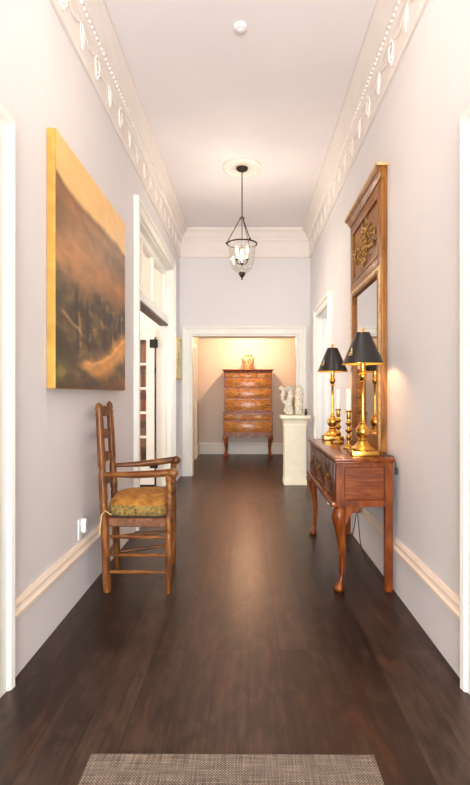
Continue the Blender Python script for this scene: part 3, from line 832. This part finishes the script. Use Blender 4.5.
# ------------------------------------------------------------------ lamps
def make_lamp():
    t = thing('buffet_lamp', '', 'lamp', (0,0,0))
    MB().box(-0.082, 0.082, -0.082, 0.082, 0.0006, 0.034, 0.003).build('plinth', 'brass', t, True, 30)
    st = [(0.074,0.0345),(0.076,0.042),(0.070,0.050),(0.060,0.056),(0.052,0.064),(0.036,0.080),(0.030,0.092),(0.033,0.098),(0.026,0.104),(0.024,0.110),
          (0.036,0.122),(0.043,0.140),(0.045,0.155),(0.040,0.172),(0.028,0.186),(0.018,0.196),(0.020,0.204),(0.013,0.210),(0.0115,0.23),(0.0105,0.35),(0.010,0.455),
          (0.016,0.462),(0.012,0.470),(0.020,0.480),(0.026,0.496),(0.026,0.506),(0.018,0.520),(0.012,0.526),(0.020,0.532),(0.020,0.540),(0.011,0.546)]
    MB().lathe(st, seg=28).build('stem', 'brass', t, True, 50)
    MB().lathe([(0.017,0.5465),(0.019,0.575),(0.019,0.61),(0.012,0.615)], seg=20).build('socket', 'brass', t, True, 40)
    MB().lathe([(0.010,0.6155),(0.014,0.628),(0.026,0.655),(0.028,0.672),(0.020,0.690),(0.004,0.698)], seg=16).build('bulb', 'bulb', t, True)
    # shade: truncated cone with thickness, gilt inside
    z0, z1, r0, r1 = 0.575, 0.772, 0.129, 0.043
    sh = MB().lathe([(r0,z0),(r1,z1)], seg=48, cap=False).build('shade', 'shade_out', t, True, 60)
    MB().lathe([(r0-0.0015,z0+0.001),(r1-0.0015,z1-0.001)], seg=48, cap=False).build('shade_lining', 'shade_in', sh, True, 60)
    tr = MB().torus((0,0,z0), r0, 0.0028, 48, 6); tr.build('lower_trim', 'brass', sh, True)
    MB().torus((0,0,z1), r1, 0.0022, 36, 6).build('upper_trim', 'brass', sh, True)
    # small gilt motif on the shade's left front
    a0 = math.radians(212); em = MB()
    zc = 0.645; rc = r0+(r1-r0)*(zc-z0)/(z1-z0)+0.002
    for (da, dz, ra, rz) in ((0,0.012,0.006,0.018),(-0.06,-0.004,0.011,0.006),(0.06,-0.004,0.011,0.006),(0,-0.016,0.014,0.005),(-0.1,-0.018,0.008,0.004),(0.1,-0.018,0.008,0.004)):
        a = a0+da; r_ = rc-(dz)*0.42
        em.ball((r_*math.cos(a), r_*math.sin(a), zc+dz), (ra*abs(math.sin(a))+0.001, ra*abs(math.cos(a))+0.001, rz), 8)
    em.build('gilt_motif', 'giltleaf', sh, True)
    # spider and finial
    sp = MB().tube([(0,0,0.69),(0,0,0.775)], 0.003, 8)
    for k in range(3): sp.tube([(0,0,0.762),(0.0385*math.cos(k*2.09),0.0385*math.sin(k*2.09),0.766)], 0.0018, 6)
    sp.build('shade_spider', 'brass', t, True)
    MB().lathe([(0.004,0.7755),(0.009,0.779),(0.005,0.784),(0.010,0.792),(0.007,0.800),(0.002,0.806)], seg=14).build('finial', 'brass', t, True)
    return t
lamp = make_lamp()
lamp.location = (0.724, 3.09, 0.814); lamp['label'] = 'nearer brass buffet lamp with black shade, at near end of console table'; lamp['group'] = 'brass buffet lamps'
lamp2 = copy_tree(lamp); lamp2.location = (0.712, 4.13, 0.814); lamp2['label'] = 'farther brass buffet lamp with black shade, at far end of console table'
# cord of the near lamp over the back edge of the table
# ------------------------------------------------------------------ candlesticks and candles
def make_stick():
    t = thing('candlestick', '', 'candlestick', (0,0,0))
    MB().lathe([(0.040,0.0005),(0.042,0.006),(0.040,0.014),(0.030,0.022),(0.022,0.03)], seg=8).build('foot', 'brass', t, True, 20)
    MB().lathe([(0.020,0.0302),(0.013,0.045),(0.010,0.06),(0.017,0.072),(0.024,0.080),(0.017,0.088),(0.010,0.098),(0.010,0.108),(0.022,0.122),(0.025,0.130),(0.016,0.140),(0.010,0.150),(0.010,0.160),(0.020,0.172),(0.024,0.180),(0.014,0.190),(0.010,0.200),(0.011,0.208)], seg=20).build('stem', 'brass', t, True, 50)
    MB().lathe([(0.012,0.2082),(0.016,0.216),(0.015,0.255),(0.022,0.262),(0.023,0.268),(0.0135,0.270),(0.0125,0.245),(0.001,0.244)], seg=20).build('nozzle', 'brass', t, True, 40)
    return t
cs = make_stick(); cs.location = (0.713, 3.47, 0.814); cs['label'] = 'nearer brass candlestick, just behind the near buffet lamp'; cs['group'] = 'brass candlesticks'
cs2 = copy_tree(cs); cs2.location = (0.706, 3.83, 0.814); cs2['label'] = 'farther brass candlestick, next to the far buffet lamp'
def make_candle():
    o = MB().lathe([(0.0112,0.0005),(0.0112,0.022),(0.0145,0.030),(0.0165,0.036),(0.0150,0.172),(0.011,0.178),(0.002,0.178)], seg=18).build('candle', 'wax', None, True, 50)
    MB().tube([(0,0,0.178),(0,0,0.188)], 0.0012, 6).build('wick', 'black', o)
    return o
ca = make_candle(); ca.location = (0.713, 3.47, 0.814+0.2445); tag(ca, 'unlit white candle in the nearer brass candlestick', 'candle', 'white candles')
ca2 = copy_tree(ca); ca2.location = (0.706, 3.83, 0.814+0.2445); ca2['label'] = 'unlit white candle in the farther brass candlestick'

# ------------------------------------------------------------------ power adapter and cords behind the table
pa = thing('power_adapter', 'black plug adapter with trailing cords low on wall behind console table', 'adapter', (XR-0.035, 3.86, 0.30))
MB().box(-0.055, 0.0, -0.03, 0.03, -0.03, 0.03, 0.004).build('plug_body', 'black', pa)
cd = MB()
def smooth_path(p, n=8):
    P = [Vector(q) for q in p]; out = []
    for i in range(len(P)-1):
        a, b_, c, d_ = P[max(i-1,0)], P[i], P[i+1], P[min(i+2,len(P)-1)]
        for k in range(n):
            t = k/n
            out.append(0.5*((2*b_) + (c-a)*t + (2*a-5*b_+4*c-d_)*t*t + (3*b_-a-3*c+d_)*t**3))
    out.append(P[-1]); return out
cd.tube(smooth_path([(-0.03,-0.01,-0.028),(-0.04,-0.03,-0.09),(-0.07,-0.06,-0.19),(-0.13,-0.10,-0.25),(-0.16,-0.06,-0.22),(-0.14,-0.02,-0.27),(-0.10,-0.08,-0.294),(-0.12,-0.12,-0.296)]), 0.0035, 6)
cd.build('looped_cord', 'black', pa, True)
MB().tube(smooth_path([(-0.02,0.0,-0.028),(-0.02,-0.06,-0.12),(-0.03,-0.16,-0.22),(-0.03,-0.30,-0.285),(-0.022,-0.5,-0.295),(-0.016,-0.82,-0.295)]), 0.0035, 6).build('floor_cord', 'black', pa, True)
sw = thing('cord_switch', 'small black cord switch hanging at the near back corner of console table', 'switch', (0.893, 2.955, 0.735))
MB().box(-0.007, 0.009, -0.010, 0.010, -0.020, 0.020, 0.004).build('switch_body', 'black', sw, True, 40)
MB().tube(smooth_path([(0.0,0,0.021),(-0.004,0.02,0.07),(-0.012,0.05,0.084),(-0.06,0.08,0.0835),(-0.09,0.10,0.0835)]), 0.003, 6).build('cord', 'black', sw, True)

# wall outlet with a plugged-in white device on the left wall
ol = thing('wall_outlet', 'white outlet with plugged-in white device, low on left wall by chair', 'outlet', (XL, 2.93, 0.395))
MB().box(0.0004, 0.007, -0.045, 0.045, -0.06, 0.06, 0.003).build('cover_plate', 'white_plastic', ol, True, 40)
MB().box(0.0072, 0.032, 0.0, 0.036, -0.025, 0.058, 0.006).build('plug_in_device', 'white_plastic', ol, True, 40)
MB().box(0.0072, 0.0085, -0.038, -0.012, -0.02, 0.02, 0.0004).build('socket_face', 'mat_board', ol)

# ------------------------------------------------------------------ pendant lantern and ceiling fittings
cx, cy = -0.063, 5.18
md = MB().lathe([(0.208,-0.0005),(0.208,-0.014),(0.198,-0.026),(0.182,-0.030),(0.168,-0.018),(0.145,-0.014),(0.120,-0.020),(0.108,-0.014),(0.09,-0.010),(0.001,-0.010)], cx, cy, ZC, 56).build('ceiling_medallion', 'medallion', None, True, 40)
tag(md, 'round white plaster ceiling medallion above the glass pendant', 'ceiling medallion')
pn = thing('pendant_lantern', 'clear glass bell pendant lantern with bronze ring hanging from ceiling medallion', 'pendant light', (cx, cy, 2.40))
MB().lathe([(0.008,1.148),(0.030,1.152),(0.056,1.166),(0.062,1.177),(0.062,1.1885)], seg=28).build('canopy', 'iron', pn, True, 40)
rod = MB().tube([(0,0,1.148),(0,0,0.660)], 0.0055, 8)
for k in range(9): rod.torus((0,0,1.12-0.05*k), 0.006, 0.003, 10, 6, 'z')
rod.build('chain_stem', 'iron', pn, True)
MB().lathe([(0.008,0.676),(0.020,0.668),(0.028,0.656),(0.020,0.646),(0.008,0.640)], seg=18).build('collar', 'iron', pn, True)
RZ = 0.386
for k in range(3):
    a = math.radians(180+120*k)
    e = (0.163*math.cos(a), 0.163*math.sin(a), RZ+0.008)
    h = MB().tube([(0.02*math.cos(a),0.02*math.sin(a),0.652), e], 0.0048, 8)
    h.ball(e, 0.013, 8); h.build('hanger_rod', 'iron', pn, True)
MB().torus((0,0,RZ), 0.156, 0.008, 48, 8).build('ring', 'iron', pn, True)
gl = [(0.150,0.386),(0.140,0.35),(0.136,0.29),(0.133,0.23),(0.122,0.17),(0.098,0.12),(0.062,0.09),(0.022,0.078)]
MB().lathe(gl, seg=40, cap=False).build('glass_bell', 'glass', pn, True, 80)
MB().lathe([(0.004,0.003),(0.010,0.010),(0.005,0.022),(0.010,0.028),(0.028,0.052),(0.038,0.075),(0.034,0.083),(0.010,0.086)], seg=24).build('finial', 'iron', pn, True, 50)
MB().tube([(0,0,0.640),(0,0,0.190)], 0.0045, 8).build('centre_rod', 'iron', pn, True)
MB().lathe([(0.004,0.160),(0.016,0.170),(0.020,0.182),(0.012,0.195),(0.006,0.2)], seg=16).build('candle_hub', 'iron', pn, True)
for k in range(3):
    a = math.radians(-30+120*k); ca_, sa_ = math.cos(a), math.sin(a)
    am = MB().tube(smooth_path([(0.012*ca_,0.012*sa_,0.180),(0.035*ca_,0.035*sa_,0.168),(0.058*ca_,0.058*sa_,0.180),(0.064*ca_,0.064*sa_,0.208)], 5), 0.0055, 8)
    am.lathe([(0.008,0.205),(0.018,0.212),(0.018,0.218),(0.012,0.222)], 0.064*ca_, 0.064*sa_, 0, 14)
    ao = am.build('candle_arm', 'iron', pn, True)
    MB().lathe([(0.0105,0.2225),(0.0105,0.285)], 0.064*ca_, 0.064*sa_, 0, 14).build('candle_sleeve', 'wax', ao, True, 40)
    MB().lathe([(0.006,0.2855),(0.013,0.300),(0.0145,0.315),(0.009,0.340),(0.001,0.358)], 0.064*ca_, 0.064*sa_, 0, 14).build('candle_bulb', 'bulb', ao, True)

sd = thing('smoke_detector', 'round white smoke detector on ceiling in foreground', 'smoke detector', (-0.05, 3.196, ZC))
MB().lathe([(0.042,-0.0005),(0.042,-0.012),(0.038,-0.022),(0.026,-0.028),(0.001,-0.028)], seg=32).build('housing', 'ceiling', sd, True, 40)
MB().lathe([(0.016,-0.0285),(0.014,-0.033),(0.001,-0.033)], seg=20).build('sensor_cap', 'white_plastic', sd, True, 40)

dl = thing('recessed_downlight', 'lit recessed downlight in the alcove ceiling above the chest', 'downlight', (0.0, 9.06, AZ))
MB().torus((0,0,-0.004), 0.05, 0.005, 32, 6).build('trim_ring', 'trim', dl, True)
MB().lathe([(0.044,-0.0005),(0.044,-0.003),(0.001,-0.003)], seg=24).build('lens', 'downlight', dl)

# ------------------------------------------------------------------ chest on stand in the alcove
hb = thing('highboy_chest', 'tall walnut chest of drawers on cabriole legs at alcove back wall', 'chest', (0.0, 9.52, 0))
HF, HK = -0.235, 0.23          # front / back y (local)
MB().box(-0.435, 0.435, HF, HK, 0.862, 1.610, 0.004).build('upper_case', 'high_case', hb)
MB().box(-0.450, 0.450, HF-0.012, HK, 0.420, 0.835, 0.004).build('lower_case', 'high_case', hb)
def ring_mould(prof, name, mat):
    m = MB(); rings = []
    for e, z in prof: rings.append([(-0.435-e, HK, z), (-0.435-e, HF-e, z), (0.435+e, HF-e, z), (0.435+e, HK, z)])
    m.rings(rings); return m.build(name, mat, hb, True, 25)
ring_mould([(0.002,1.6105),(0.010,1.622),(0.012,1.634),(0.028,1.648),(0.036,1.654),(0.036,1.667)], 'cornice', 'high_case')
ring_mould([(0.034,0.8355),(0.034,0.846),(0.020,0.853),(0.006,0.8615)], 'waist_moulding', 'high_case')
def hdrawer(x0, x1, z0, z1, f, pulls, key=True):
    d = MB().box(x0, x1, f-0.014, f-0.0005, z0, z1, 0.004).build('drawer', 'high_drw', hb, True, 30)
    for px in pulls: pull(d, f-0.0145, px, (z0+z1)/2, 1.25, 'y')
    if key: MB().ball(((x0+x1)/2, f-0.0145, z1-0.03), (0.013,0.003,0.018), 8).build('keyhole_plate', 'oldbrass', d, True)
f = HF
hdrawer(-0.415,-0.175,1.505,1.598,f,(-0.295,),False); hdrawer(-0.163,0.163,1.505,1.598,f,(),True); hdrawer(0.175,0.415,1.505,1.598,f,(0.295,),False)
hdrawer(-0.415,0.415,1.315,1.490,f,(-0.21,0.21)); hdrawer(-0.415,0.415,1.118,1.300,f,(-0.21,0.21)); hdrawer(-0.415,0.415,0.882,1.102,f,(-0.21,0.21))
f = HF-0.012
hdrawer(-0.43,-0.01,0.695,0.815,f,(-0.20,),False); hdrawer(0.01,0.43,0.695,0.815,f,(0.20,),False)
hdrawer(-0.43,0.43,0.470,0.675,f,(-0.21,0.21))
ap = [(-0.40,0.4195)]
for i in range(41):
    x = -0.40+0.80*i/40; t = abs(x)/0.40
    ap.append((x, 0.395 - 0.022*abs(math.sin(x*12.0)) + (0.0 if t < .9 else 0)))
ap.append((0.40,0.4195))
MB().prism(ap, 'y', HF-0.010, HF+0.012).build('apron', 'high_case', hb)
def hleg(sx, sy):
    kx = sx*0.405; ky = (HF+0.03) if sy < 0 else (HK-0.04)
    st = [(0.4195,0.0,0.040),(0.39,0.010,0.042),(0.35,0.014,0.040),(0.29,0.008,0.030),(0.22,0.0,0.024),(0.14,-0.004,0.020),(0.08,0.002,0.019),(0.05,0.010,0.024),(0.03,0.016,0.036),(0.012,0.016,0.038),(0.0,0.014,0.030)]
    rings = [[(kx+sx*o+r*math.cos(2*PI*k/16), ky+(sy*o if sy < 0 else 0)+r*math.sin(2*PI*k/16), z) for k in range(16)] for z, o, r in st]
    MB().rings(rings).build('leg', 'high_case', hb, True, 50)
for sx in (-1,1):
    for sy in (-1,1): hleg(sx, sy)

hb.scale.x = 1.04
# ginger jar on the chest, painted porcelain
gj = thing('ginger_jar', 'white and orange lidded porcelain jar on top of the walnut chest', 'jar', (0.0, 9.52, 1.6675))
def painted_lathe(prof, colf, seg=40, sub=6):
    P = []
    for (r0,z0),(r1,z1) in zip(prof, prof[1:]):
        for k in range(sub): t = k/sub; P.append((r0+(r1-r0)*t, z0+(z1-z0)*t))
    P.append(prof[-1])
    m = MB().lathe(P, seg=seg); lay = m.bm.verts.layers.float_color.new('pigment')
    for v in m.bm.verts: v[lay] = s2l(colf(math.atan2(v.co.y, v.co.x), v.co.z))
    return m
def jarcol(a, z):
    n = fbm(math.cos(a)*2, math.sin(a)*2+z*14, 1.6, 4, 2.2)
    c = lerp((216,200,170), (190,112,48), sstep(0.05, 0.35, n))
    if z < 0.03 or 0.245 < z < 0.262: c = (196,120,56)
    if 0.03 < z < 0.09: c = lerp(c, (214,126,56), 0.45)
    return c
painted_lathe([(0.085,0.0),(0.092,0.006),(0.084,0.03),(0.088,0.07),(0.108,0.13),(0.126,0.19),(0.124,0.225),(0.104,0.25),(0.072,0.262),(0.068,0.274)], jarcol).build('body', 'porcelain', gj, True, 60)
ld = painted_lathe([(0.076,0.2745),(0.080,0.282),(0.076,0.300),(0.060,0.322),(0.030,0.336),(0.014,0.342)], jarcol).build('lid', 'porcelain', gj, True, 60)
painted_lathe([(0.012,0.3425),(0.014,0.350),(0.026,0.364),(0.027,0.380),(0.016,0.398),(0.002,0.408)], jarcol, 20).build('finial', 'porcelain', ld, True, 60)

# ------------------------------------------------------------------ stone pedestal with carvings
pd = thing('stone_pedestal', 'square cream stone pedestal at right of the alcove opening', 'pedestal', (0.626, 6.60, 0))
MB().lathe_sq([(0.151,0.0),(0.151,0.012),(0.149,0.05),(0.145,0.075),(0.1425,0.095)]).build('base', 'lime', pd, True, 30)
MB().lathe_sq([(0.1425,0.0952),(0.1425,0.775)]).build('shaft', 'lime', pd)
MB().lathe_sq([(0.1425,0.7752),(0.150,0.778),(0.150,0.790),(0.146,0.794),(0.152,0.83),(0.170,0.862),(0.186,0.876),(0.193,0.880),(0.193,0.915)]).build('capital', 'lime', pd, True, 25)
def organic(name, balls, vox, label, loc):
    m = MB()
    for c, r, rot in balls: m.ball(c, r, 12, rot)
    o = m.build(name, 'carved', None, True, 180)
    o.location = loc
    md_ = o.modifiers.new('fuse', 'REMESH'); md_.mode = 'VOXEL'; md_.voxel_size = vox; md_.use_smooth_shade = True
    tex = bpy.data.textures.new('carving', 'CLOUDS'); tex.noise_scale = 0.03
    dm = o.modifiers.new('carve', 'DISPLACE'); dm.texture = tex; dm.strength = 0.022; dm.mid_level = 0.5
    return tag(o, label, 'sculpture')
rr = random.Random(11)
bl = [((0,0,0.02),(0.060,0.05,0.022),None)]
path = [(0.005,0.05,0.05),(-0.005,0.0,0.09),(-0.012,0,0.14),(-0.005,0,0.19),(0.008,0,0.24),(0.010,0,0.30),(0.004,0,0.345)]
for i, (x, y, z) in enumerate(path): bl.append(((x, 0, z), (0.050-0.002*i, 0.042, 0.045), None))
for i in range(30):                       # curling leaf lobes up the left side and over the top
    t = i/29; z = 0.05+0.31*t
    x = -0.050-0.055*sstep(0.3, 0.95, t)+0.03*math.sin(t*9)+rr.uniform(-0.012,0.012)
    bl.append(((x, rr.uniform(-0.04,0.03), z), (rr.uniform(0.016,0.030), 0.020, rr.uniform(0.014,0.026)), Matrix.Rotation(rr.uniform(-1,1), 3, 'Y')))
for i in range(8): bl.append(((-0.125+0.026*i, rr.uniform(-0.03,0.02), 0.345+0.018*math.sin(i*2.0)), 0.018, None))
organic('leafy_carving', bl, 0.0065, 'white carved leafy ornament, left of two carvings on stone pedestal', (0.556, 6.59, 0.924))
bl = []
for i in range(16):
    z = 0.02+0.34*i/15
    w = 0.055 - (0.020*((i-12)/3)**2 if i > 12 else 0)
    bl.append(((0.004*math.sin(i*1.3), 0, z), (w, 0.046, 0.030), None))
for i in range(40):
    a = rr.uniform(PI, 2*PI); z = rr.uniform(0.03, 0.34)
    bl.append(((0.047*math.cos(a), 0.040*math.sin(a), z), (0.012,0.012,rr.uniform(0.014,0.034)), None))
organic('upright_carving', bl, 0.0065, 'white carved upright stone ornament, right of two carvings on pedestal', (0.686, 6.59, 0.924))
fg = MB()
fg.lathe([(0.022,0.0005),(0.024,0.006),(0.014,0.014),(0.018,0.030),(0.020,0.042),(0.012,0.056),(0.010,0.060)], seg=14).ball((0,0,0.074), (0.016,0.018,0.017), 10).ball((-0.012,-0.010,0.035), (0.010,0.012,0.018), 8).ball((0.012,-0.010,0.035), (0.010,0.012,0.018), 8)
fo = fg.build('figurine', 'figurine', None, True, 60); fo.location = (0.770, 6.52, 0.915)
tag(fo, 'tiny dark bronze figurine at right edge of the stone pedestal', 'figurine')

# ------------------------------------------------------------------ lights
def light(name, kind, loc, energy, col, size=0.1, rot=(0,0,0), **kw):
    l = bpy.data.lights.new(name, kind); l.energy = energy; l.color = s2l(col)[:3]
    if kind == 'AREA':
        l.shape = kw.get('shape', 'RECTANGLE'); l.size = size; l.size_y = kw.get('size_y', size)
    else: l.shadow_soft_size = size
    if kind == 'SPOT': l.spot_size = kw['spot']; l.spot_blend = kw.get('blend', 0.3)
    o = bpy.data.objects.new(name, l); C.objects.link(o); o.location = loc; o.rotation_euler = rot
    return o
WARM = (255,206,150)
light('daylight_entrance', 'AREA', (-0.045, YB-0.35, 1.7), 185, (246,247,255), 1.8, (PI/2,0,0), size_y=2.9)  # fill daylight through the widened unseen glazing
light('ceiling_uplight_fill', 'AREA', (-0.045, YB-0.45, 0.9), 340, (248,248,252), 1.8, (math.radians(128),0,0), size_y=1.6)  # unseen uplight added to brighten the ceiling
light('sitting_room_fill', 'AREA', (-4.5, 5.0, 1.9), 150, (252,248,244), 2.6, (0,-PI/2,0), size_y=2.6)  # light panel added without a window, to fill the far hall
light('sitting_room_lamp', 'POINT', (-2.2, 6.4, 2.9), 60, (255,184,112), 0.12)
light('daylight_study', 'AREA', (3.5, 5.8, 1.6), 95, (236,242,255), 1.8, (0,PI/2,0), size_y=2.2)
light('hall_downlight', 'AREA', (-0.05, 2.3, ZC-0.02), 12, (255,228,200), 0.25, (0,0,0), shape='DISK')
light('pendant_glow', 'POINT', (cx, cy, 2.40+0.33), 21, (255,236,218), 0.05)
light('alcove_downlight', 'POINT', (0, 9.06, AZ-0.03), 64, (255,204,164), 0.018)
for x_, y in ((0.724,3.09), (0.712,4.13)): light('buffet_lamp_bulb', 'POINT', (x_, y, 0.814+0.652), 13.0, WARM, 0.036)

w = bpy.data.worlds.new('world'); sc.world = w; w.use_nodes = True
w.node_tree.nodes['Background'].inputs[0].default_value = (0.85,0.9,1,1)
w.node_tree.nodes['Background'].inputs[1].default_value = 1.0

# ------------------------------------------------------------------ camera
cam = bpy.data.cameras.new('camera'); co = bpy.data.objects.new('camera', cam); C.objects.link(co)
co.location = (0, 0, 1.2); co.rotation_euler = (PI/2, 0, 0)
cam.sensor_fit = 'VERTICAL'; cam.sensor_height = 36.0; cam.lens = 490*36/785
cam.shift_x = -13/785; cam.shift_y = 1.5/785
cam.clip_start = 0.05
sc.camera = co

sc.view_settings.view_transform = 'Standard'
sc.view_settings.look = 'None'
sc.view_settings.gamma = 1.0
sc.view_settings.exposure = 0.22
sc.view_settings.use_curve_mapping = False
sc.cycles.max_bounces = 10; sc.cycles.diffuse_bounces = 6; sc.cycles.transparent_max_bounces = 12
sc.cycles.sample_clamp_indirect = 6.0
sc.cycles.use_denoising = True
